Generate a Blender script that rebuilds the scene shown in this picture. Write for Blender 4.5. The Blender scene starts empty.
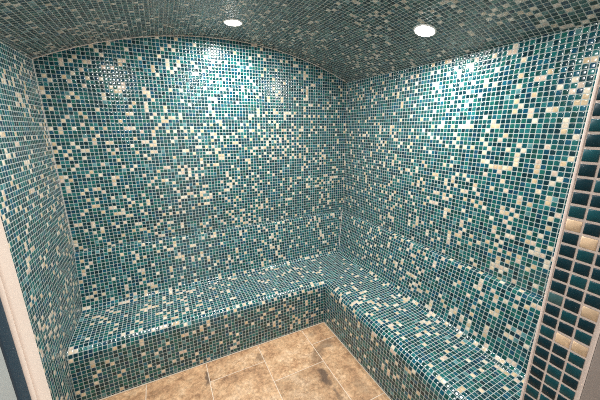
import bpy, bmesh, math, random
import numpy as np
from mathutils import Vector, Matrix

S = 0.93                       # metres per survey unit
P = 0.0285 * S                 # mosaic pitch
W, ZS, SAG = 2.68487 * S, 2.39993 * S, 0.285 * S
HB, HS = 0.92284 * S, 0.45 * S             # ledge and seat height
D_TOP, D_BOT = 0.034 * S, 0.128 * S      # ledge depth, foot of the backrest
D_BACK, D_RIGHT = 0.6653 * S, 0.6506 * S   # bench depths
YF = -2.517 * S                           # inner face of the front wall
XJ, XL = -1.205 * S, -2.057 * S            # door opening, right and left
ZD = 2.24 * S                              # head of the door opening
RR = (W * W / 4 + SAG * SAG) / (2 * SAG)
ZC = ZS + SAG - RR
rng = np.random.default_rng(11)
random.seed(5)
sc = bpy.context.scene
col = sc.collection

# ------------------------------------------------------------------ helpers
def link(o, parent=None):
    col.objects.link(o)
    if parent is not None:
        o.parent = parent
    return o

def structure(o):
    o['kind'] = 'structure'
    return o

def empty(name, loc=(0, 0, 0)):
    o = bpy.data.objects.new(name, None)
    o.location = loc
    o.empty_display_size = .1
    return link(o)

def tag(o, label, cat, group=None):
    o['label'] = label
    o['category'] = cat
    if group:
        o['group'] = group
    return o

def srgb(r, g, b):
    f = lambda c: (c / 255 / 12.92) if c / 255 <= .04045 else ((c / 255 + .055) / 1.055) ** 2.4
    return (f(r), f(g), f(b), 1)

def new_mat(name):
    m = bpy.data.materials.new(name)
    m.use_nodes = True
    nt = m.node_tree
    return m, nt, nt.nodes['Principled BSDF']

def math_node(nt, op, a, b=None, c=None):
    n = nt.nodes.new('ShaderNodeMath')
    n.operation = op
    for i, v in enumerate((a, b, c)):
        if v is None:
            continue
        if isinstance(v, (int, float)):
            n.inputs[i].default_value = v
        else:
            nt.links.new(v, n.inputs[i])
    return n.outputs[0]

def mix_col(nt, fac, a, b, mode='MIX'):
    n = nt.nodes.new('ShaderNodeMix')
    n.data_type = 'RGBA'
    n.blend_type = mode
    for sock, v in ((n.inputs[0], fac), (n.inputs[6], a), (n.inputs[7], b)):
        if isinstance(v, (int, float, tuple)):
            sock.default_value = v
        else:
            nt.links.new(v, sock)
    return n.outputs[2]

def noise(nt, vec, scale, detail=3, rough=.5):
    n = nt.nodes.new('ShaderNodeTexNoise')
    n.inputs['Scale'].default_value = scale
    n.inputs['Detail'].default_value = detail
    n.inputs['Roughness'].default_value = rough
    if vec is not None:
        nt.links.new(vec, n.inputs['Vector'])
    return n.outputs['Fac']

# ------------------------------------------------------------------ materials
GROUT = srgb(182, 190, 187)

def mosaic_material():
    m, nt, b = new_mat('glass_mosaic')
    uv = nt.nodes.new('ShaderNodeUVMap')
    uv.uv_map = 'UVMap'
    sep = nt.nodes.new('ShaderNodeSeparateXYZ')
    nt.links.new(uv.outputs[0], sep.inputs[0])
    u = math_node(nt, 'SUBTRACT', math_node(nt, 'FRACT', sep.outputs[0]), .5)
    v = math_node(nt, 'SUBTRACT', math_node(nt, 'FRACT', sep.outputs[1]), .5)
    # rounded square: length of (|u|,|v|) in a high norm
    p = 7.0
    au, av = math_node(nt, 'ABSOLUTE', u), math_node(nt, 'ABSOLUTE', v)
    d = math_node(nt, 'POWER', math_node(nt, 'ADD', math_node(nt, 'POWER', au, p), math_node(nt, 'POWER', av, p)), 1 / p)
    mr = nt.nodes.new('ShaderNodeMapRange')
    mr.inputs['From Min'].default_value = .425
    mr.inputs['From Max'].default_value = .445
    nt.links.new(d, mr.inputs['Value'])
    g = mr.outputs['Result']                      # 1 = grout
    at = nt.nodes.new('ShaderNodeAttribute')
    at.attribute_name = 'tile_colour'
    # cloudy glass
    geo = nt.nodes.new('ShaderNodeNewGeometry')
    cl = noise(nt, geo.outputs['Position'], 55, 2)
    clm = nt.nodes.new('ShaderNodeMapRange')
    clm.inputs['From Min'].default_value = .3
    clm.inputs['From Max'].default_value = .7
    clm.inputs['To Min'].default_value = .82
    clm.inputs['To Max'].default_value = 1.18
    nt.links.new(cl, clm.inputs['Value'])
    vm = nt.nodes.new('ShaderNodeVectorMath')
    vm.operation = 'SCALE'
    nt.links.new(at.outputs['Color'], vm.inputs[0])
    nt.links.new(clm.outputs['Result'], vm.inputs['Scale'])
    nt.links.new(mix_col(nt, g, vm.outputs[0], GROUT), b.inputs['Base Color'])
    nt.links.new(math_node(nt, 'MULTIPLY_ADD', g, .65, .13), b.inputs['Roughness'])
    nt.links.new(math_node(nt, 'MULTIPLY_ADD', g, -.35, .55), b.inputs['Specular IOR Level'])
    # pillowed glass with a slight tilt of its own per chip, as a tangent-space normal
    ti = nt.nodes.new('ShaderNodeAttribute')
    ti.attribute_name = 'tile_tilt'
    ts = nt.nodes.new('ShaderNodeSeparateXYZ')
    nt.links.new(ti.outputs['Vector'], ts.inputs[0])
    inv = math_node(nt, 'SUBTRACT', 1, g)
    def slope(c, t):
        lin = math_node(nt, 'MULTIPLY', c, .12)
        c5 = math_node(nt, 'MULTIPLY', math_node(nt, 'POWER', math_node(nt, 'ABSOLUTE', c), 6.0), 42.0)
        c5 = math_node(nt, 'MULTIPLY', c5, math_node(nt, 'SIGN', c))
        s = math_node(nt, 'ADD', math_node(nt, 'ADD', lin, c5), t)
        s = math_node(nt, 'MULTIPLY', s, inv)
        return math_node(nt, 'MULTIPLY_ADD', s, .5, .5)
    cb = nt.nodes.new('ShaderNodeCombineXYZ')
    nt.links.new(slope(u, ts.outputs[0]), cb.inputs[0])
    nt.links.new(slope(v, ts.outputs[1]), cb.inputs[1])
    cb.inputs[2].default_value = 1
    nm = nt.nodes.new('ShaderNodeNormalMap')
    nm.uv_map = 'UVMap'
    nt.links.new(cb.outputs[0], nm.inputs['Color'])
    nt.links.new(nm.outputs[0], b.inputs['Normal'])
    return m

def glass_chip_material():
    m, nt, b = new_mat('glass_chips')
    at = nt.nodes.new('ShaderNodeAttribute')
    at.attribute_name = 'tile_colour'
    geo = nt.nodes.new('ShaderNodeNewGeometry')
    cl = noise(nt, geo.outputs['Position'], 70, 2)
    clm = nt.nodes.new('ShaderNodeMapRange')
    clm.inputs['From Min'].default_value = .3
    clm.inputs['From Max'].default_value = .7
    clm.inputs['To Min'].default_value = .86
    clm.inputs['To Max'].default_value = 1.14
    nt.links.new(cl, clm.inputs['Value'])
    vm = nt.nodes.new('ShaderNodeVectorMath')
    vm.operation = 'SCALE'
    nt.links.new(at.outputs['Color'], vm.inputs[0])
    nt.links.new(clm.outputs['Result'], vm.inputs['Scale'])
    nt.links.new(vm.outputs[0], b.inputs['Base Color'])
    b.inputs['Roughness'].default_value = .32
    b.inputs['Specular IOR Level'].default_value = .35
    return m

def plain(name, c, rough=.5, metal=0.0, bump=None):
    m, nt, b = new_mat(name)
    geo = nt.nodes.new('ShaderNodeNewGeometry')
    n = noise(nt, geo.outputs['Position'], 30 if bump is None else bump, 3)
    dark = tuple(x * .9 for x in c[:3]) + (1,)
    nt.links.new(mix_col(nt, n, dark, c), b.inputs['Base Color'])
    b.inputs['Roughness'].default_value = rough
    b.inputs['Metallic'].default_value = metal
    return m

def stone_material():
    m, nt, b = new_mat('brown_stone')
    at = nt.nodes.new('ShaderNodeAttribute')
    at.attribute_name = 'slab_offset'
    geo = nt.nodes.new('ShaderNodeNewGeometry')
    add = nt.nodes.new('ShaderNodeVectorMath')
    add.operation = 'ADD'
    nt.links.new(geo.outputs['Position'], add.inputs[0])
    nt.links.new(at.outputs['Vector'], add.inputs[1])
    pos = add.outputs[0]
    n1 = noise(nt, pos, 6.5, 9, .68)
    n2 = noise(nt, pos, 45, 6, .7)
    n3 = noise(nt, pos, 2.2, 3, .5)
    cr = nt.nodes.new('ShaderNodeValToRGB')
    e = cr.color_ramp.elements
    e[0].position, e[0].color = .30, srgb(146, 112, 86)
    e[1].position, e[1].color = .66, srgb(232, 196, 160)
    k = e.new(.44); k.color = srgb(198, 155, 117)
    k = e.new(.54); k.color = srgb(217, 176, 136)
    nt.links.new(n1, cr.inputs[0])
    c = mix_col(nt, .5, cr.outputs[0], (.5, .5, .5, 1), 'OVERLAY')
    c = cr.outputs[0]
    sp = nt.nodes.new('ShaderNodeMapRange')
    sp.inputs['From Min'].default_value = .35
    sp.inputs['From Max'].default_value = .65
    sp.inputs['To Min'].default_value = .66
    sp.inputs['To Max'].default_value = 1.28
    nt.links.new(n2, sp.inputs['Value'])
    vm = nt.nodes.new('ShaderNodeVectorMath')
    vm.operation = 'SCALE'
    nt.links.new(c, vm.inputs[0])
    nt.links.new(sp.outputs[0], vm.inputs['Scale'])
    c = vm.outputs[0]
    tn = nt.nodes.new('ShaderNodeAttribute')
    tn.attribute_name = 'slab_tone'
    vt = nt.nodes.new('ShaderNodeVectorMath')
    vt.operation = 'SCALE'
    nt.links.new(c, vt.inputs[0])
    nt.links.new(tn.outputs['Fac'], vt.inputs['Scale'])
    c = vt.outputs[0]
    # fine brown veins
    vn = nt.nodes.new('ShaderNodeTexNoise')
    vn.inputs['Scale'].default_value = 4.5
    vn.inputs['Detail'].default_value = 5
    nt.links.new(pos, vn.inputs['Vector'])
    vd = math_node(nt, 'ABSOLUTE', math_node(nt, 'SUBTRACT', vn.outputs['Fac'], .5))
    vr = nt.nodes.new('ShaderNodeMapRange')
    vr.inputs['From Min'].default_value = 0
    vr.inputs['From Max'].default_value = .012
    vr.inputs['To Min'].default_value = .45
    vr.inputs['To Max'].default_value = 0
    nt.links.new(vd, vr.inputs['Value'])
    c = mix_col(nt, vr.outputs[0], c, srgb(136, 92, 60))
    # grey-brown mineral pockets of the stone print
    wob = nt.nodes.new('ShaderNodeTexNoise')
    wob.inputs['Scale'].default_value = 16
    nt.links.new(geo.outputs['Position'], wob.inputs['Vector'])
    wsub = nt.nodes.new('ShaderNodeVectorMath'); wsub.operation = 'SUBTRACT'
    wsub.inputs[1].default_value = (.5, .5, .5)
    nt.links.new(wob.outputs['Color'], wsub.inputs[0])
    wsc = nt.nodes.new('ShaderNodeVectorMath'); wsc.operation = 'SCALE'
    wsc.inputs['Scale'].default_value = .09
    nt.links.new(wsub.outputs[0], wsc.inputs[0])
    wp = nt.nodes.new('ShaderNodeVectorMath'); wp.operation = 'ADD'
    nt.links.new(geo.outputs['Position'], wp.inputs[0])
    nt.links.new(wsc.outputs[0], wp.inputs[1])
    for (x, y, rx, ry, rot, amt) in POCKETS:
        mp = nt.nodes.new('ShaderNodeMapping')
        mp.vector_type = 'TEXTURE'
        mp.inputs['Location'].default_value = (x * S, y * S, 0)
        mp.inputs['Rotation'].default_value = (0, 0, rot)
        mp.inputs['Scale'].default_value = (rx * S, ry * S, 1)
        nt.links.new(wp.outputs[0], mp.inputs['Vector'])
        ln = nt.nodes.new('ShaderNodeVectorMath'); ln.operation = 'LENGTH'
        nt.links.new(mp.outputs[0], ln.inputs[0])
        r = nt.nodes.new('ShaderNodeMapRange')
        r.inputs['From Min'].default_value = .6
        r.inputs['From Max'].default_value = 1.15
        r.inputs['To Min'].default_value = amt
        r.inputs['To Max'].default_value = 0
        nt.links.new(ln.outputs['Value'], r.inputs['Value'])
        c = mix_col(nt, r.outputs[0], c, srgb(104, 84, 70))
    nt.links.new(c, b.inputs['Base Color'])
    nt.links.new(math_node(nt, 'MULTIPLY_ADD', n2, .3, .32), b.inputs['Roughness'])
    bp = nt.nodes.new('ShaderNodeBump')
    bp.inputs['Strength'].default_value = .25
    bp.inputs['Distance'].default_value = .002
    nt.links.new(n2, bp.inputs['Height'])
    nt.links.new(bp.outputs[0], b.inputs['Normal'])
    return m

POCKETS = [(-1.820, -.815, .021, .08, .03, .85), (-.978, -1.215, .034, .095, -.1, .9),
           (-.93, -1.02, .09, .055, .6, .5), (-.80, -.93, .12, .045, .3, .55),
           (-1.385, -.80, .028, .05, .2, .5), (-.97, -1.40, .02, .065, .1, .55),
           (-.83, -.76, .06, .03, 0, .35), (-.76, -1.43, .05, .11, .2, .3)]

M_MOS = mosaic_material()
M_CHIP = glass_chip_material()
M_GROUT = plain('grout', srgb(236, 216, 206), .8)
M_STRIKE = plain('grey_beige_frame', srgb(150, 138, 132), .4)
M_JOINT = plain('sealant_joint', srgb(226, 212, 202), .5)
M_FRAME = plain('cream_frame', srgb(226, 208, 194), .35)
M_STONE = stone_material()
M_FLOORGROUT = plain('floor_grout', srgb(238, 218, 196), .8)
M_RING = plain('white_enamel', srgb(240, 240, 238), .25)
M_GASKET = plain('dark_gasket', srgb(34, 52, 66), .45)
M_PLASTER = plain('plaster', srgb(200, 196, 190), .8)

def door_glass():
    m, nt, b = new_mat('grey_glass')
    b.inputs['Base Color'].default_value = srgb(176, 180, 178)
    b.inputs['Roughness'].default_value = .25
    b.inputs['Transmission Weight'].default_value = .15
    b.inputs['IOR'].default_value = 1.45
    return m
M_GLASS = door_glass()

def lens_material():
    m, nt, b = new_mat('frosted_lamp_lens')
    b.inputs['Base Color'].default_value = (.9, .9, .9, 1)
    b.inputs['Emission Color'].default_value = (1, .97, .93, 1)
    b.inputs['Emission Strength'].default_value = 12
    return m
M_LENS = lens_material()

# ------------------------------------------------------------------ mosaic colours
def tile_colours(n, cream):
    """n linear colours; cream is a boolean array."""
    pal = np.array([srgb(*c)[:3] for c in (
        (8, 62, 72), (14, 80, 90), (12, 70, 68), (24, 98, 98), (40, 114, 116),
        (12, 74, 98), (20, 92, 112), (6, 50, 60), (26, 100, 92), (92, 142, 146), (10, 58, 82))])
    wts = np.array([.19, .20, .13, .16, .06, .05, .05, .06, .06, .02, .02])
    c = pal[rng.choice(len(pal), n, p=wts / wts.sum())]
    c = c * rng.uniform(.8, 1.2, (n, 1)) * .98
    cr = np.array([srgb(*c)[:3] for c in ((234, 212, 182), (228, 204, 184), (238, 222, 200), (222, 196, 160))])
    cc = cr[rng.choice(4, n)] * rng.uniform(.9, 1.05, (n, 1))
    c[cream] = cc[cream]
    return np.concatenate([c, np.ones((n, 1))], 1)

def cream_random(ij, density):
    """clumped random cream chips: a soft field modulates the chance."""
    ij = np.asarray(ij, float)
    f = np.zeros(len(ij))
    for _ in range(6):
        k = rng.normal(0, .22, 2)
        f += np.sin(ij @ k + rng.uniform(0, 6.28))
    prob = density * np.clip(1 + .28 * f, .3, 2.2)
    return rng.random(len(ij)) < prob

def mosaic(name, verts, faces, uvs, cells, density=.13, marks=None, parent=None, grey=0.0):
    """one mesh: every face is one chip with its grout, coloured per face."""
    me = bpy.data.meshes.new(name)
    me.from_pydata([tuple(v) for v in verts], [], faces)
    uvl = me.uv_layers.new(name='UVMap')
    flat = np.empty((len(me.loops), 2), np.float32)
    flat[:] = np.array([q for f in uvs for q in f], np.float32)
    uvl.data.foreach_set('uv', flat.ravel())
    n = len(faces)
    cream = cream_random(cells, density)
    if marks is not None:
        spots, covered = marks
        for k, (u, v) in enumerate(cells):
            u = u - 1000 if u >= 1000 else u
            if covered(u):
                cream[k] = (u, v) in spots
    tc = tile_colours(n, cream)
    if grey:                       # veil of lens glare from the lamps, greyed into the chip colours
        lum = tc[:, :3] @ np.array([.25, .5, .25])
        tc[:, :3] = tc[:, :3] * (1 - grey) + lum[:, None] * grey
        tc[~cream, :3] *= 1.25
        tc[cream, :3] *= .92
    a = me.attributes.new('tile_colour', 'FLOAT_COLOR', 'FACE')
    a.data.foreach_set('color', tc.astype(np.float32).ravel())
    t = me.attributes.new('tile_tilt', 'FLOAT_VECTOR', 'FACE')
    tl = np.zeros((n, 3), np.float32)
    tl[:, :2] = rng.normal(0, .012, (n, 2))
    t.data.foreach_set('vector', tl.ravel())
    me.materials.append(M_MOS)
    me.update()
    return link(bpy.data.objects.new(name, me), parent)

class Grid:
    def __init__(self):
        self.v, self.f, self.uv, self.c = [], [], [], []
    def quad(self, pts, uvs, cell):
        k = len(self.v)
        self.v += pts
        self.f.append(tuple(range(k, k + len(pts))))
        self.uv.append(uvs)
        self.c.append(cell)
    def rect(self, fn, u0, u1, v0, v1, flip=False, top=None):
        """chips of a rectangle in chip units; fn(u, v) gives the point; top(u) cuts it."""
        for i in range(math.floor(u0 + 1e-6), math.ceil(u1 - 1e-6)):
            for j in range(math.floor(v0 + 1e-6), math.ceil(v1 - 1e-6)):
                a, b = max(i, u0), min(i + 1, u1)
                c, d = max(j, v0), min(j + 1, v1)
                if top is None:
                    q = [(a, c), (b, c), (b, d), (a, d)]
                else:
                    ta, tb = top(a), top(b)
                    if c >= ta - 1e-4 and c >= tb - 1e-4:
                        continue
                    q = [(a, min(c, ta)), (b, min(c, tb)), (b, min(d, tb)), (a, min(d, ta))]
                if flip:
                    q = q[::-1]
                self.quad([fn(*x) for x in q], q, (i, j))
    def build(self, name, **k):
        return mosaic(name, self.v, self.f, self.uv, self.c, **k)

arch = lambda x: ZC + math.sqrt(max(0, RR * RR - (x + W / 2) ** 2))
V0 = HB / P % 1.0              # rows count from the ledge

CREAM = {   # cream chips per row: column numbers from the right-hand corner (negative along the back wall)
    'wall_back': {
        32: (-92, -85, -78, -47, -46, -42,),
        33: (-93, -86, -83, -72, -71, -56, -44, -43, -40, -38, -35, -29, -23, -2,),
        34: (-94, -73, -68, -58, -51, -48, -45, -42, -38, -27, -19, -15, -7,),
        35: (-94, -88, -82, -75, -69, -65, -59, -57, -52, -47, -45, -40, -28, -15, -13, -10,),
        36: (-79, -77, -76, -73, -65, -48, -44, -42, -8, -2,),
        37: (-89, -87, -72, -69, -68, -56, -54, -49, -40, -33, -12, -8, -7, -5, -1,),
        38: (-91, -87, -83, -78, -77, -71, -50, -48, -45, -44, -38, -37, -35, -30, -27, -12, -10,),
        39: (-89, -84, -81, -41, -39, -37, -17, -11, -8,),
        40: (-93, -92, -89, -70, -68, -66, -64, -54, -47, -35, -27, -26, -25, -18, -11, -8,),
        41: (-80, -79, -75, -61, -39, -35, -12,),
        42: (-83, -82, -81, -76, -71, -68, -65, -59, -57, -56, -49, -47, -45, -29, -24, -21, -9,),
        43: (-91, -86, -81, -50, -46, -38, -11, -6,),
        44: (-90, -84, -83, -79, -76, -74, -65, -57, -56, -55, -37, -32, -26, -18, -17, -14, -13,),
        45: (-88, -87, -78, -74, -64, -63, -60, -58, -55, -52, -44, -39, -25, -18, -12, -10, -8, -6, -3,),
        46: (-79, -70, -62, -61, -58, -57, -50, -49, -40, -29, -23, -14, -11, -7, -1,),
        47: (-89, -87, -83, -80, -75, -65, -48, -43, -39, -34, -25, -18, -16, -13, -7, -6, -5, -4,),
        48: (-66, -62, -57, -56, -49, -48, -46, -37, -28, -25, -22, -21, -17, -10, -9,),
        49: (-90, -85, -71, -59, -51, -47, -40, -6, -1,),
        50: (-93, -89, -87, -86, -79, -73, -66, -48, -45, -42, -38, -32, -4,),
        51: (-93, -82, -72, -69, -68, -62, -59, -49, -40, -34, -29, -20, -13, -6, -5,),
        52: (-82, -71, -61, -59, -57, -49, -20, -18,),
        53: (-94, -92, -82, -81, -74, -64, -63, -61, -45, -41, -37, -26, -19, -12, -10,),
        54: (-94, -93, -88, -85, -70, -63, -61, -59, -57, -47, -17, -14, -7,),
        55: (-87, -77, -68, -67, -64, -62, -55, -53, -52, -41, -34, -19, -15, -12, -10, -3,),
        56: (-91, -79, -76, -57, -42, -41, -32, -31, -29, -25, -23, -21, -19, -11, -10, -1,),
        57: (-94, -90, -84, -57, -51, -50, -45, -37, -33, -27, -24, -21, -14, -12, -4,),
        58: (-80, -72, -65, -51, -50, -48, -39, -35, -32, -28, -18, -11,),
        59: (-91, -88, -73, -59, -55, -54, -52, -40, -27, -24, -18, -6,),
        60: (-92, -81, -75, -71, -70, -62, -61, -52, -51, -42, -39, -38, -36, -35, -32, -30, -28, -26, -21, -19, -13, -10,),
        61: (-94, -91, -88, -87, -82, -80, -58, -57, -55, -53, -49, -44, -34, -24, -22, -4,),
        62: (-93, -89, -76, -71, -70, -46, -45, -34, -31, -29, -26, -4,),
        63: (-94, -90, -85, -82, -81, -73, -72, -70, -65, -57, -53, -50, -40, -36, -33, -29, -27, -24, -22,),
        64: (-87, -85, -75, -64, -61, -58, -52, -50, -48, -45, -42, -35, -32, -30, -27, -21, -17, -5,),
        65: (-84, -70, -57, -53, -52, -46, -37, -24, -14, -1,),
        66: (-92, -73, -70, -66, -64, -61, -59, -56, -44, -43, -40, -39, -35, -32, -28, -27, -25, -21, -20, -16, -10, -5,),
        67: (-94, -92, -89, -85, -82, -77, -76, -75, -69, -62, -59, -49, -37, -30, -23, -20, -15, -12, -10,),
        68: (-87, -68, -55, -53, -50, -43, -41, -37, -30, -24, -6, -1,),
        69: (-91, -78, -67, -66, -51, -50, -33, -31, -16,),
        70: (-90, -86, -70, -67, -65, -64, -62, -45, -40, -27,),
        71: (-87, -76, -75, -69, -62, -54, -52, -48, -40, -39, -37, -35, -27, -24, -19, -17, -15, -13, -10, -7, -4,),
        72: (-93, -83, -71, -66, -52, -37, -34, -31, -30, -27, -26, -25, -23,),
        73: (-89, -75, -71, -66, -53, -37, -31, -19, -5,),
        74: (-74, -71, -59, -53, -19, -11, -9,),
        75: (-93, -89, -87, -81, -69, -61, -51, -44, -22, -17, -16, -13, -8,),
        76: (-94, -88, -81, -70, -53, -52, -51, -33, -28, -9, -4,),
        77: (-95, -94, -78, -77, -71, -70, -48, -41, -37, -33, -28, -23, -19, -18, -2,),
        78: (-85, -79, -77, -76, -71, -64, -61, -44, -36, -30, -18, -6,),
        79: (-92, -88, -76, -54, -49, -48, -46, -42, -40, -38, -29, -18, -3,),
        80: (-93, -89, -84, -81, -42, -31, -20, -18, -8,),
        81: (-87, -52, -38, -18, -3,),
        82: (-85, -67, -48, -45, -39, -27, -16, -15, -4,),
        83: (-89, -80, -78, -68, -63, -57, -56, -50, -43, -40, -31,),
        84: (-89, -87, -84, -83, -76, -68, -64, -62, -54, -35, -23, -19, -7,),
        85: (-86, -76, -75, -64, -61, -56, -52, -43, -19, -18, -13, -12,),
        86: (-80, -71, -64, -61, -57, -40, -34, -30, -21, -19, -12,),
        87: (-81, -66, -51, -49, -47, -43, -39,),
        88: (-82, -74, -53, -23, -22, -18,),
        89: (-78, -65, -62, -39, -34, -28, -26,),
        90: (-63, -44, -36, -32, -23,),
        91: (-56,),
        92: (-66, -61, -35,),
        93: (-38, -37,),
    },
    'wall_right': {
        32: (16, 28, 34, 64,),
        33: (24, 28, 38, 49, 58, 67,),
        34: (25, 57, 62, 64, 71,),
        35: (5, 13, 23, 45, 62, 63, 64, 65,),
        36: (0, 4, 23, 25, 29, 43, 47, 50, 63,),
        37: (10, 27, 28, 29, 36, 38, 43, 50, 53, 63, 65, 69,),
        38: (2, 6, 8, 20, 22, 27, 36, 39, 46, 50, 56, 61, 67, 70,),
        39: (5, 17, 39, 41, 50, 52, 53, 58, 63, 65, 67, 72,),
        40: (15, 26, 28, 36, 39, 44, 53, 56, 60, 62, 72,),
        41: (29, 54, 63, 69, 70, 71, 73,),
        42: (2, 9, 22, 25, 30, 32, 38, 53, 62, 70,),
        43: (0, 2, 4, 6, 12, 16, 19, 27, 48, 53, 61, 64, 65, 68, 69, 72,),
        44: (14, 27, 31, 34, 37, 48, 55, 61,),
        45: (7, 17, 23, 25, 28, 41, 48, 49, 64, 68, 70,),
        46: (16, 29, 36, 43, 44, 45, 53, 60, 63,),
        47: (9, 14, 19, 22, 24, 35, 42, 64, 71,),
        48: (6, 9, 14, 26, 47, 48, 56, 58, 62, 63, 65,),
        49: (14, 27, 40, 44, 45, 47, 49, 53, 55, 57, 62, 64, 71,),
        50: (13, 20, 30, 36, 38, 72,),
        51: (3, 16, 28, 38, 40, 48, 52, 53, 56, 65, 67,),
        52: (0, 7, 12, 39, 47, 50, 55, 65, 70,),
        53: (0, 14, 17, 20, 25, 31, 35, 44, 47, 49, 55, 59, 62, 70,),
        54: (5, 9, 23, 30, 33, 34, 37, 43, 44, 49, 53, 68,),
        55: (13, 18, 21, 23, 27, 37, 50, 52, 61,),
        56: (6, 12, 27, 30, 40, 57, 67, 70,),
        57: (4, 16, 24, 28, 35, 39, 46, 48, 60, 71,),
        58: (4, 11, 16, 28, 58, 59, 60, 61, 62, 67, 70,),
        59: (19, 22, 25, 48, 56, 57, 63, 67,),
        60: (5, 9, 20, 34, 41, 63, 67, 71,),
        61: (1, 3, 16, 19, 22, 29, 33, 39, 56, 63, 72,),
        62: (11, 21, 23, 30, 34, 46, 49, 51, 53, 57, 61, 64,),
        63: (5, 20, 27, 28, 44, 48, 56, 63, 68,),
        64: (3, 9, 11, 12, 14, 18, 26, 33, 36, 41, 43, 49, 55, 59,),
        65: (4, 13, 20, 25, 27, 40, 48, 60, 72,),
        66: (0, 8, 20, 22, 25, 29, 34, 38, 56, 70,),
        67: (20, 25, 26, 41, 43, 44, 47, 49, 50, 51, 52, 57, 58, 70,),
        68: (17, 19, 44, 51, 57, 65, 70,),
        69: (8, 12, 29, 37, 40, 47, 55, 64,),
        70: (14, 17, 33, 61, 64, 67, 68,),
        71: (21, 26, 41, 45, 62, 71, 72,),
        72: (38, 48, 50, 61, 72,),
        73: (2, 29, 34, 46, 51, 64, 70, 72,),
        74: (0, 4, 9, 11, 15, 29, 41, 43, 48, 53, 68, 71,),
        75: (17, 31, 36, 46, 50, 61, 70,),
        76: (15, 22, 27, 40, 42, 54, 56, 64, 65,),
        77: (4, 7, 9, 16, 20, 25, 27, 34, 41, 45, 48, 51, 54, 61, 66,),
        78: (8, 10, 17, 29, 31, 40, 41, 71, 72,),  # the end of this row holds a white lamp glint set as cream
        79: (6, 15, 21, 26, 34, 47, 56,),
        80: (0, 10, 14, 30, 44, 47, 50, 61,),
        81: (2, 20, 32, 34, 39, 41, 46, 49, 50,),
        82: (6, 14, 28, 51, 55, 58, 59,),
        83: (23, 39, 43, 44, 59,),
    },
    'backrest': {
        0: (-68, -59, -33, -27, -21, 23, 31, 37, 44, 52, 57, 60, 65, 69,),
        1: (-86, -77, -72, -65, -55, -39, -31, -29, -15, -7, -6, 8, 15, 24, 32, 35, 39, 50, 55,),
        2: (-74, -68, -59, -56, -55, -52, -46, -44, -37, -32, -26, -17, -15, -13, -9, -6, 10, 20, 25, 30, 39, 42, 44, 61, 69, 72, 73,),
        3: (-93, -83, -80, -71, -68, -46, -39, -36, -32, -18, -13, -3, 10, 13, 15, 20, 38, 45, 48, 61, 64, 71,),
        4: (-91, -79, -73, -70, -69, -63, -62, -29, -23, -19, -14, 19, 23, 30, 35, 40, 41, 48, 60, 61, 65, 67, 69,),
        5: (-92, -79, -77, -57, -53, -45, -34, -32, -26, -14, -7, 22, 30, 56, 62, 65,),
        6: (-93, -80, -67, -41, -35, -34, -16, -9, 16, 27, 41, 55,),
        7: (-93, -68, -67, -66, -60, -38, -33, -13, -5, 8, 19, 24, 37, 43, 45, 50, 59, 62, 66,),
        8: (-75, -66, -63, -60, -48, -37, -31, -23, -13, 20, 22, 32, 37, 44, 65, 66,),
        9: (-94, -79, -78, -63, -61, -58, -48, -35, -26, -13, -12, -7, 8, 14, 34, 35, 61, 69, 71,),
        10: (-86, -78, -70, -58, -51, -45, -40, -39, -35, -34, -32, -14, -12, -9, -6, 16, 18, 26, 30, 35, 37, 40, 41, 42, 43,),
        11: (-95, -91, -82, -74, -70, -66, -55, -51, -48, -32, -27, -24, -20, 20, 23, 27, 30, 45, 52, 61, 69, 70, 73, 74,),
        12: (-78, -56, -52, -50, -39, -33, -12, -11, 35, 39, 43, 44, 48, 53, 57, 65,),
        13: (-91, -83, -79, -70, -58, -47, -33, -17, -10, 10, 20, 27, 31, 38, 42, 45, 46, 54, 56, 57, 59, 61, 65,),
        14: (-93, -92, -89, -83, -77, -76, -67, -63, -52, -43, -38, -32, -31, -6, 13, 16, 19, 24, 43, 50, 56, 59, 61, 65, 74,),
        15: (-91, -76, -75, -39, -36, -30, -15, 50, 61, 63,),
    },
    'seat': {
        16: (-87, -83, -81, -78, -68, -63, -55, -39, -23, -14, -7, 38, 49, 50, 59, 66, 71, 72,),
        17: (-94, -93, -78, -75, -71, -55, -50, -46, -43, -29, -21, -20, -18, -16, -10, 25, 26, 28, 34, 43, 45, 46, 51, 52, 56, 60, 64, 66, 69, 70,),
        18: (-85, -84, -83, -81, -71, -69, -52, -38, -36, -29, 21, 29, 33, 40, 42, 43, 51, 54, 60, 73, 74,),
        19: (-87, -71, -67, -57, -51, -50, -45, -41, -35, -34, -19, -18, 11, 16, 43, 62, 70, 71, 72, 75,),
        20: (-93, -88, -77, -73, -69, -68, -66, -65, -64, -40, 26, 29, 39, 40, 53, 68,),
        21: (-87, -73, -65, -59, -55, -28, 14, 52, 53, 55,),
        22: (-91, -90, -86, -85, -78, -58, -53, -47, -30, -28, -27, -24, -17, 18, 24, 43, 46, 52, 57, 60, 62,),
        23: (-89, -77, -73, -69, -67, -62, -33, -31, -26, 22, 24, 43, 45, 66, 69,),
        24: (-88, -79, -78, -77, -76, -75, -72, -71, -68, -63, -43, -36, -34, 19, 28, 55, 56,),
        25: (-91, -89, -83, -78, -67, -56, -54, -42, -40, -28, -19, 38, 41, 42, 46, 53, 62,),
        26: (-87, -80, -54, -41, -28, -25, 33, 55, 69, 74,),
        27: (-73, -67, -63, -58, -23, -20, 27, 33, 40, 41, 55, 63,),
        28: (-85, -75, -74, -60, -28, -22, -21, 22, 29, 30, 31, 33, 35, 38, 39, 49, 50, 58, 63, 72,),
        29: (-80, -72, -70, -67, -64, -63, 36, 38, 41, 42,),
        30: (-85, -79, -73, -67, -54, -53, -33, -31, -21, 27, 35, 47, 49,),
        31: (-91, -86, -73, -68, -65, -40, 31, 37, 49, 50, 52, 54, 70,),
        32: (-71, -70, -61, -46, -44, 31, 36, 37, 43, 46, 47, 63, 70,),
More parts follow.
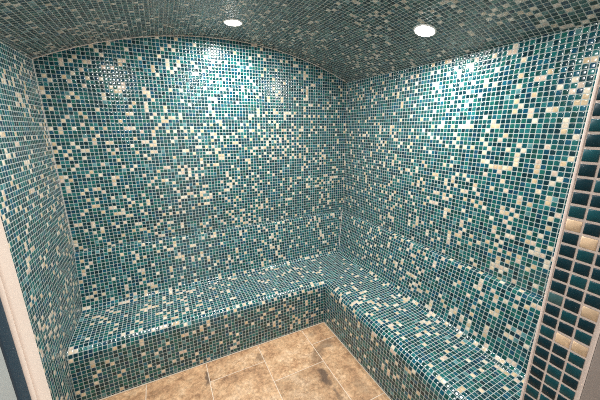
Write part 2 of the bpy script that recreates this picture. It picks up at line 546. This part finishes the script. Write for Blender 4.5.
        33: (-94, -83, -81, -79, -63, -40, -31, -27, 27, 36, 42, 66, 67,),
        34: (-94, -93, -76, -74, -73, -71, -70, -56, -53, -51, -49, -27, -24, -23, 27, 30, 36,),
        35: (-68, -54, -45, -41, -36, -34, -31, 31, 38, 51, 54,),
        36: (-94, -85, -83, -79, -62, -57, -38, -29, -28, -26, 26, 27, 31, 33, 34, 39, 47, 48, 54, 55, 61,),
    },
    'front_panel': {
        37: (-79, -64, -62, -53, -47, -33, 29, 34, 41, 47, 59, 60,),
        38: (-90, -69, -68, -66, -64, -43, -42, -38, -25, 41, 47, 49, 56,),
        39: (-90, -87, -73, -57, -45, -36, -30,),
        40: (-86, -79, -75, -61, -51, -46, -40, -37, -35, -30, -27, 35, 37, 43, 53, 63,),
        41: (-89, -76, -63, -49, -41, 47, 57,),
        42: (-90, -56, 41, 52, 54, 56, 59,),
        43: (-84, -70, -69, -54, -44, -42, -40, -35, -30, -26, 25, 35, 38, 52, 54, 61,),
        44: (-90, -85, -78, -59, -42, -34, -31, 29, 31,),
        45: (-94, -76, -72, -70, -66, -55, -40, -35, -33, -28, -27, -24, 28, 42, 45,),
        46: (-93, -54, -36, -33, -30, 49,),
        47: (-79, -75, -67, -56, -55, -36, -30, 25, 38, 47,),
        48: (-85, -65, -63, 43,),
    },
}

def marks_for(key):
    """the cream chips of one surface, and the stretch of it they cover"""
    spots = {(u, v) for v, us in CREAM[key].items() for u in us}
    return spots, lambda u: u <= 73

# back wall: u from the right corner leftwards is negative
g = Grid()
g.rect(lambda u, v: (u * P, 0, v * P), -W / P, 0, 0, (ZS + SAG) / P + 1, top=lambda u: arch(u * P) / P)
structure(g.build('wall_back', density=.125, marks=marks_for('wall_back')))
g = Grid()
g.rect(lambda u, v: (0, -u * P, v * P), 0, -YF / P, 0, ZS / P)
structure(g.build('wall_right', density=.125, marks=marks_for('wall_right')))
g = Grid()
g.rect(lambda u, v: (-W, u * P, v * P), YF / P, 0, 0, ZS / P)
structure(g.build('wall_left', density=.125))

# barrel vault
half = math.asin(W / 2 / RR)
def vault(u, v):
    a = u * P / RR
    return (-W / 2 + RR * math.sin(a), v * P, ZC + RR * math.cos(a))
g = Grid()
g.rect(vault, -half * RR / P, half * RR / P, YF / P, 0, flip=True)
structure(g.build('ceiling', density=.10, grey=.45))  # grey paints lamp glare into the vault's chip colours

# front wall round the doorway
g = Grid()
fw = lambda u, v: (u * P, YF, v * P)
tp = lambda u: arch(u * P) / P
g.rect(fw, -W / P, XL / P, 0, (ZS + SAG) / P + 1, flip=True, top=tp)
g.rect(fw, XL / P, XJ / P, ZD / P, (ZS + SAG) / P + 1, flip=True, top=tp)
g.rect(fw, XJ / P, 0, 0, (ZS + SAG) / P + 1, flip=True, top=tp)
WF = structure(g.build('wall_front', density=.13))

# ------------------------------------------------------------------ the bench
def fillet(p0, p1, p2, r, n=8):
    p0, p1, p2 = map(Vector, (p0, p1, p2))
    a, b = (p0 - p1).normalized(), (p2 - p1).normalized()
    ang = a.angle(b)
    t = r / math.tan(ang / 2)
    c = p1 + (a + b).normalized() * (r / math.sin(ang / 2))
    s, e = p1 + a * t, p1 + b * t
    out = []
    for i in range(n + 1):
        q = s.lerp(e, i / n) - c
        out.append(c + q.normalized() * r)
    return out

LEAN = .026 * S
GAP = .0013                    # grout gap between bench and walls
def bench_profile(depth):
    k = [(GAP, HB + .002), (D_TOP, HB), (D_BOT, HS), (depth - LEAN, HS - .012), (depth, 0)]
    pts = [Vector(k[0])]
    pts += fillet(k[0], k[1], k[2], .018)
    pts += fillet(k[1], k[2], k[3], .065)
    pts += fillet(k[2], k[3], k[4], .072)
    pts.append(Vector(k[4]))
    return pts

def resample(pts, n_seat):
    """chip rows by arc length, the flat seat stretched to a common row count."""
    L = [0]
    for a, b in zip(pts, pts[1:]):
        L.append(L[-1] + (b - a).length)
    return L

def at_len(pts, L, s):
    s = min(max(s, 0), L[-1])
    for k in range(len(L) - 1):
        if s <= L[k + 1] + 1e-9:
            d = L[k + 1] - L[k]
            return pts[k].lerp(pts[k + 1], (s - L[k]) / d if d > 1e-9 else 0)
    return pts[-1]

pb, pr = bench_profile(D_BACK), bench_profile(D_RIGHT)
Lb, Lr = resample(pb, 0), resample(pr, 0)
# both wings share the backrest; rows after that are counted from the nose back
def wing_point(pts, L, v):
    return at_len(pts, L, v * P)
# the right wing is shallower: it drops that many mm of seat; use a piecewise map so nose rows match
NB = Lb[-1] / P
cut = (D_BACK - D_RIGHT)
seat_mid_b = Lb[0]
s_fl_end = Lb[1 + 9 + 9 - 1]       # end of the lower fillet
s_nose = Lb[1 + 9 + 9]             # start of the nose on the back wing
s_nose_r = Lr[1 + 9 + 9]
s_end_nose = Lb[1 + 9 + 9 + 9 - 1]
def map_r(s):
    if s <= s_fl_end:
        return s
    if s <= s_nose:
        return s_fl_end + (s - s_fl_end) * (s_nose_r - s_fl_end) / (s_nose - s_fl_end)
    return s_nose_r + (s - s_nose)
def prof_b(v): return at_len(pb, Lb, v * P)
def prof_r(v): return at_len(pr, Lr, map_r(v * P))

bench = empty('tiled_bench', (-D_RIGHT, -D_BACK, 0))
tag(bench, 'L-shaped built-in bench clad in teal and cream mosaic round the corner of the room', 'bench')
v_back = round(Lb[10] / P + (Lb[10 + 1] - Lb[10]) / P)      # row where the lower fillet starts
v_seat = math.ceil(s_end_nose / P)
def bench_part(name, r0, r1, density):
    g = Grid()
    o = Vector((-D_RIGHT, -D_BACK, 0))
    for j in range(r0, math.ceil(r1 - 1e-6)):
        j1 = min(j + 1, r1)
        ob0, ob1, or0, or1 = prof_b(j), prof_b(j1), prof_r(j), prof_r(j1)
        # back wing, from the left wall to the mitre
        for i in range(math.floor(-W / P), 1):
            a, b = max(i, (-W + GAP) / P), i + 1
            a0, a1 = min(a, -or0.x / P), min(a, -or1.x / P)
            b0, b1 = min(b, -or0.x / P), min(b, -or1.x / P)
            if b0 - a0 < 1e-4 and b1 - a1 < 1e-4:
                continue
            q = [(a0, j), (a1, j1), (b1, j1), (b0, j)]
            pts = [Vector((a0 * P, -ob0.x, ob0.y)) - o, Vector((a1 * P, -ob1.x, ob1.y)) - o,
                   Vector((b1 * P, -ob1.x, ob1.y)) - o, Vector((b0 * P, -ob0.x, ob0.y)) - o]
            g.quad(pts, q, (i, j))
        # right wing, from the mitre to the front wall
        for i in range(0, math.ceil((-YF - GAP) / P)):
            a, b = i, min(i + 1, (-YF - GAP) / P)
            a0, a1 = max(a, ob0.x / P), max(a, ob1.x / P)
            b0, b1 = max(b, ob0.x / P), max(b, ob1.x / P)
            if b0 - a0 < 1e-4 and b1 - a1 < 1e-4:
                continue
            q = [(a0, j), (a1, j1), (b1, j1), (b0, j)]
            pts = [Vector((-or0.x, -a0 * P, or0.y)) - o, Vector((-or1.x, -a1 * P, or1.y)) - o,
                   Vector((-or1.x, -b1 * P, or1.y)) - o, Vector((-or0.x, -b0 * P, or0.y)) - o]
            g.quad(pts, q, (1000 + i, j))
    return g.build(name, density=density, parent=bench, marks=marks_for(name))
bench_part('backrest', 0, v_back, .13)
bench_part('seat', v_back, v_seat, .13)
bench_part('front_panel', v_seat, NB, .12)

# ------------------------------------------------------------------ joints
def tube(name, pts, r, mat, parent=None, res=2):
    cu = bpy.data.curves.new(name, 'CURVE')
    cu.dimensions = '3D'
    cu.bevel_depth = r
    cu.bevel_resolution = res
    sp = cu.splines.new('POLY')
    sp.points.add(len(pts) - 1)
    for q, c in zip(sp.points, pts):
        q.co = (*c, 1)
    tmp = bpy.data.objects.new(name, cu)
    col.objects.link(tmp)
    dg = bpy.context.evaluated_depsgraph_get()
    me = bpy.data.meshes.new_from_object(tmp.evaluated_get(dg))
    me.name = name
    bpy.data.objects.remove(tmp)
    me.materials.clear()
    me.materials.append(mat)
    return link(bpy.data.objects.new(name, me), parent)

structure(tube('trim_1', [vault(-half * RR / P + 2 * half * RR / P * k / 60, 0) for k in range(61)], .0045, M_JOINT))
structure(tube('trim_2', [(0, 0, HB), (0, 0, ZS)], .0018, M_JOINT))
structure(tube('trim_3', [(-W, 0, 0), (-W, 0, ZS)], .0022, M_JOINT))
o = Vector((-D_RIGHT, -D_BACK, 0))
cj = [Vector((-prof_r(v).x, -prof_b(v).x, prof_b(v).y)) - o for v in np.linspace(.3, v_back, 40)]
tube('corner_joint', cj, .004, M_JOINT, bench)
structure(tube('trim_4', [(-W, -D_BACK, .002), (-D_RIGHT, -D_BACK, .002), (-D_RIGHT, YF, .002)], .0055, M_FLOORGROUT))

# ------------------------------------------------------------------ floor: stone slabs, two-to-three, staggered
SLAB_TONE = {(1, 2): .84, (1, 3): 1.05, (0, 2): .98, (0, 3): .98, (2, 2): 1.0, (2, 3): .93, (3, 2): 1.0}
def floor():
    bm = bmesh.new()
    off = bm.faces.layers.float_vector.new('slab_offset')
    tone = bm.faces.layers.float.new('slab_tone')
    x_edges = [-.457, -.905, -1.353, -1.8045, -2.2505, -2.70]
    first = [-.875, -1.084, -.864, -1.29, -.95]
    gp = .0045
    y_end = -3.9
    for k in range(5):
        xa, xb = x_edges[k + 1], x_edges[k]
        ys = [first[k] + .666 * n for n in (2, 1, 0, -1, -2, -3, -4)]
        for y1, y0 in zip(ys, ys[1:]):
            if y0 < y_end - .7:
                continue
            a, b = xa * S + gp / 2, xb * S - gp / 2
            c, d = y0 * S + gp / 2, y1 * S - gp / 2
            ch = .0018
            r1 = [bm.verts.new(q) for q in ((a, c, -.003), (b, c, -.003), (b, d, -.003), (a, d, -.003))]
            r2 = [bm.verts.new(q) for q in ((a + ch, c + ch, 0), (b - ch, c + ch, 0), (b - ch, d - ch, 0), (a + ch, d - ch, 0))]
            ofs = Vector((random.uniform(-9, 9), random.uniform(-9, 9), random.uniform(-9, 9)))
            fs = [bm.faces.new(r2)] + [bm.faces.new((r1[i], r1[(i + 1) % 4], r2[(i + 1) % 4], r2[i])) for i in range(4)]
            dark = SLAB_TONE.get((k, ys.index(y1)), random.uniform(.94, 1.06))
            for f in fs:
                f[off] = ofs
                f[tone] = dark
    vs = [bm.verts.new(q) for q in ((-W - .25, -5 * S, -.0022), (.25, -5 * S, -.0022), (.25, 0, -.0022), (-W - .25, 0, -.0022))]
    f = bm.faces.new(vs)
    f.material_index = 1
    me = bpy.data.meshes.new('floor')
    bm.to_mesh(me)
    bm.free()
    me.materials.append(M_STONE)
    me.materials.append(M_FLOORGROUT)
    return structure(link(bpy.data.objects.new('floor', me)))
floor()

# ------------------------------------------------------------------ doorway: tiled reveal, frame, open glass leaf
def box_bm(bm, x0, x1, y0, y1, z0, z1, bev=0.0, seg=3):
    r = bmesh.ops.create_cube(bm, size=1)
    vs = r['verts']
    for v in vs:
        v.co = Vector(((x0 + x1) / 2 + v.co.x * (x1 - x0), (y0 + y1) / 2 + v.co.y * (y1 - y0), (z0 + z1) / 2 + v.co.z * (z1 - z0)))
    if bev:
        es = list({e for v in vs for e in v.link_edges})
        bmesh.ops.bevel(bm, geom=es, offset=bev, segments=seg, affect='EDGES', profile=.5)

def mesh_obj(name, bm, mats, parent=None, smooth=False):
    me = bpy.data.meshes.new(name)
    bm.to_mesh(me)
    bm.free()
    for m in (mats if isinstance(mats, (list, tuple)) else [mats]):
        me.materials.append(m)
    if smooth:
        for p_ in me.polygons:
            p_.use_smooth = True
    return link(bpy.data.objects.new(name, me), parent)

# chips of the right reveal that the photo shows, row by row from the head down
REVEAL_EDGE = .0045 * S
REVEAL_Z0 = 1.0 * S
def reveal():
    bm = bmesh.new()
    colr = bm.faces.layers.float_color.new('tile_colour')
    yb = YF - .0965 * S
    vs = [bm.verts.new(q) for q in ((XJ, YF, 0), (XJ, yb, 0), (XJ, yb, ZD), (XJ, YF, ZD))]
    f = bm.faces.new(vs)
    f.material_index = 1
    n = int(ZD / P)
    zoff = REVEAL_PHASE * P
    for j in range(n):
        z0 = zoff + j * P
        if z0 + P > ZD:
            break
        for k in range(3):
            ch = REVEAL.get((k, j))
            if ch is None:
                ch = random.choice((0, 0, 0, 1, 1, 0, 2))
            base = ((6, 44, 54), (14, 68, 76), (64, 98, 100), (214, 184, 152))[ch]
            f_ = random.uniform(.88, 1.12)
            c = [x * f_ for x in srgb(*base)[:3]] + [1]
            y1 = YF - REVEAL_EDGE - k * P - .07 * P
            y0 = y1 - P * .86
            za, zb = z0 + .09 * P, z0 + .91 * P
            e = .0016
            r1 = [bm.verts.new(q) for q in ((XJ - .0002, y1, za), (XJ - .0002, y0, za), (XJ - .0002, y0, zb), (XJ - .0002, y1, zb))]
            r2 = [bm.verts.new(q) for q in ((XJ - .0014, y1 - e * .4, za + e * .4), (XJ - .0014, y0 + e * .4, za + e * .4), (XJ - .0014, y0 + e * .4, zb - e * .4), (XJ - .0014, y1 - e * .4, zb - e * .4))]
            r3 = [bm.verts.new(q) for q in ((XJ - .0022, y1 - e * 1.4, za + e * 1.4), (XJ - .0022, y0 + e * 1.4, za + e * 1.4), (XJ - .0022, y0 + e * 1.4, zb - e * 1.4), (XJ - .0022, y1 - e * 1.4, zb - e * 1.4))]
            fs = [bm.faces.new(r3)]
            for A, B in ((r1, r2), (r2, r3)):
                fs += [bm.faces.new((A[i], A[(i + 1) % 4], B[(i + 1) % 4], B[i])) for i in range(4)]
            for f in fs:
                f[colr] = c
                f.smooth = True
    bmesh.ops.recalc_face_normals(bm, faces=[f for f in bm.faces if f.material_index == 0])
    return mesh_obj('tiled_reveal', bm, [M_CHIP, M_GROUT], WF), yb
REVEAL, REVEAL_PHASE = {}, 0.0
# rows from the topmost visible chip downwards: 0 dark, 1 mid teal, 2 pale teal, 3 cream
for k, top, chips in (
        (0, 68, (0, 1, 0, 1, 0, 0, 0, 1, 3, 0, 0, 0, 0, 0, 2, 0, 0, 1, 0, 0, 0, 0, 0, 1, 0)),
        (1, 63, (1, 0, 1, 0, 3, 1, 0, 1, 0, 0, 1, 0, 3, 0, 0, 1, 1, 0)),
        (2, 57, (0, 1, 0, 3, 0, 1, 3, 1, 1, 0, 1))):
    for n_, ch in enumerate(chips):
        REVEAL[(k, top - n_)] = ch
_, YB = reveal()
bm = bmesh.new()
# rounded grout arris on the corner, and the outer faces of the front wall
box_bm(bm, XJ - .0012, XJ + .010, YF - .0048, YF + .001, 0, ZD, .0018)
mesh_obj('corner_arris', bm, M_GROUT, WF)
bm = bmesh.new()
box_bm(bm, XJ + .001, .25, YB, YF - .002, 0, ZS + SAG + .05)
box_bm(bm, -W - .25, XL - .06, YB, YF - .002, 0, ZS + SAG + .05)
box_bm(bm, XL - .06, XJ + .001, YB, YF - .002, ZD + .001, ZS + SAG + .05)
mesh_obj('outer_plaster', bm, M_PLASTER, WF)

door = structure(empty('door_1', (XL, YF, 0)))
def dpart(name, boxes, mat, bev, seg=3, smooth=False):
    bm = bmesh.new()
    for b in boxes:
        box_bm(bm, b[0] - XL, b[1] - XL, b[2] - YF, b[3] - YF, b[4], b[5], bev, seg)
    return mesh_obj(name, bm, mat, door, smooth)
# frame: hinge post on the left, strike post on the outside of the tiled reveal, head
dpart('frame_post', [(XL - .055, XL, YF - .0165, YF + .003, .002, ZD)], M_FRAME, .003, 4, True)
dpart('frame_bead', [(XL - .030, XL - .0002, YF - .0225, YF - .0155, .002, ZD - .02)], M_FRAME, .0034, 4, True)
dpart('strike_post', [(XJ - .001, XJ + .05, YB - .07, YB, .002, ZD)], M_STRIKE, .003, 4, True)
dpart('frame_head', [(XL - .05, XJ + .05, YB - .05, YB, ZD, ZD + .06)], M_FRAME, .004, 4, True)
dpart('gasket', [(XL - .026, XL - .0008, YF - .0355, YF - .0215, .01, ZD - .03)], M_GASKET, .002, 4, True)
dpart('glass_panel', [(XL - .014, XL - .0015, YF - .72, YF - .035, .01, ZD - .03)], M_GLASS, .001, 2)

# ------------------------------------------------------------------ downlights in the vault
def lathe(prof, n=40):
    bm = bmesh.new()
    rings = []
    for r, z in prof:
        if r < 1e-6:
            rings.append([bm.verts.new((0, 0, z))])
        else:
            rings.append([bm.verts.new((r * math.cos(6.28318 * k / n), r * math.sin(6.28318 * k / n), z)) for k in range(n)])
    for A, B in zip(rings, rings[1:]):
        for k in range(n):
            a, b = A[k % len(A)], A[(k + 1) % n % len(A)]
            c, d = B[(k + 1) % n % len(B)], B[k % len(B)]
            bm.faces.new([q for i, q in enumerate((a, b, c, d)) if q not in (a, b, c, d)[:i]])
    return bm

LAMP_W = 14.0
def downlight(x, y, label):
    a = math.asin((x + W / 2) / RR)
    z = ZC + RR * math.cos(a)
    t = empty('recessed_downlight', (x, y, z))
    t.rotation_euler = (0, a, 0)
    tag(t, label, 'ceiling light', 'downlights in the vault')
    mesh_obj('trim_ring', lathe([(.056, .004), (.056, -.004), (.058, -.006), (.064, -.005), (.067, -.002), (.068, .003)]), M_RING, t, True)
    mesh_obj('lamp_lens', lathe([(.056, -.003), (.052, -.0075), (.040, -.0105), (.021, -.0125), (0, -.013)]), M_LENS, t, True)
    def lamp(name, kind, watts, z, soft):
        l = bpy.data.lights.new(name, kind)
        l.energy = watts
        if kind == 'POINT':
            l.shadow_soft_size = soft
        l.color = (1, .985, .96)
        b = bpy.data.objects.new(name, l)
        b.location = (0, 0, z)
        link(b, t)
        return l
    l = lamp('lamp_beam', 'AREA', LAMP_W, -.025, .03)
    l.shape = 'DISK'
    l.size = .08
    return t
downlight(-1.3516 * S, -.4376 * S, 'round glowing downlight in the vault nearest the back wall')
downlight(-.3258 * S, -1.310 * S, 'round glowing downlight in the vault close to the right wall')
downlight(-2.345 * S, -1.36 * S, 'round glowing downlight in the vault close to the left wall')
downlight(-1.35 * S, -2.1 * S, 'round glowing downlight in the vault just inside the doorway')

# ------------------------------------------------------------------ daylight of the lobby behind the door
w = bpy.data.worlds.new('lobby_light')
w.use_nodes = True
w.node_tree.nodes['Background'].inputs[0].default_value = (1, .93, .87, 1)
w.node_tree.nodes['Background'].inputs[1].default_value = .8
sc.world = w

# ------------------------------------------------------------------ camera
cam = bpy.data.cameras.new('camera')
F, YAW, PITCH, ROLL = 282.2476, .455617, -.251540, -.0054374
cam.sensor_width = 36
cam.lens = F / 600 * 36
cam.clip_start = .02
co = bpy.data.objects.new('camera', cam)
cy, sy = math.cos(YAW), math.sin(YAW)
fwd = Vector((sy * math.cos(PITCH), cy * math.cos(PITCH), math.sin(PITCH)))
rt = Vector((cy, -sy, 0))
up = rt.cross(fwd)
c_, s_ = math.cos(ROLL), math.sin(ROLL)
rt, up = rt * c_ + up * s_, -rt * s_ + up * c_
m = Matrix((rt, up, -fwd)).transposed().to_4x4()
m.translation = Vector((-1.95077 * S, -2.78058 * S, 1.92269 * S))
co.matrix_world = m
col.objects.link(co)
sc.camera = co

sc.view_settings.view_transform = 'Standard'
sc.view_settings.look = 'None'
sc.view_settings.gamma = 1
sc.view_settings.use_curve_mapping = False
sc.view_settings.exposure = 0.25
sc.cycles.filter_width = 1.0
sc.cycles.use_denoising = False
sc.cycles.sample_clamp_indirect = 4.0
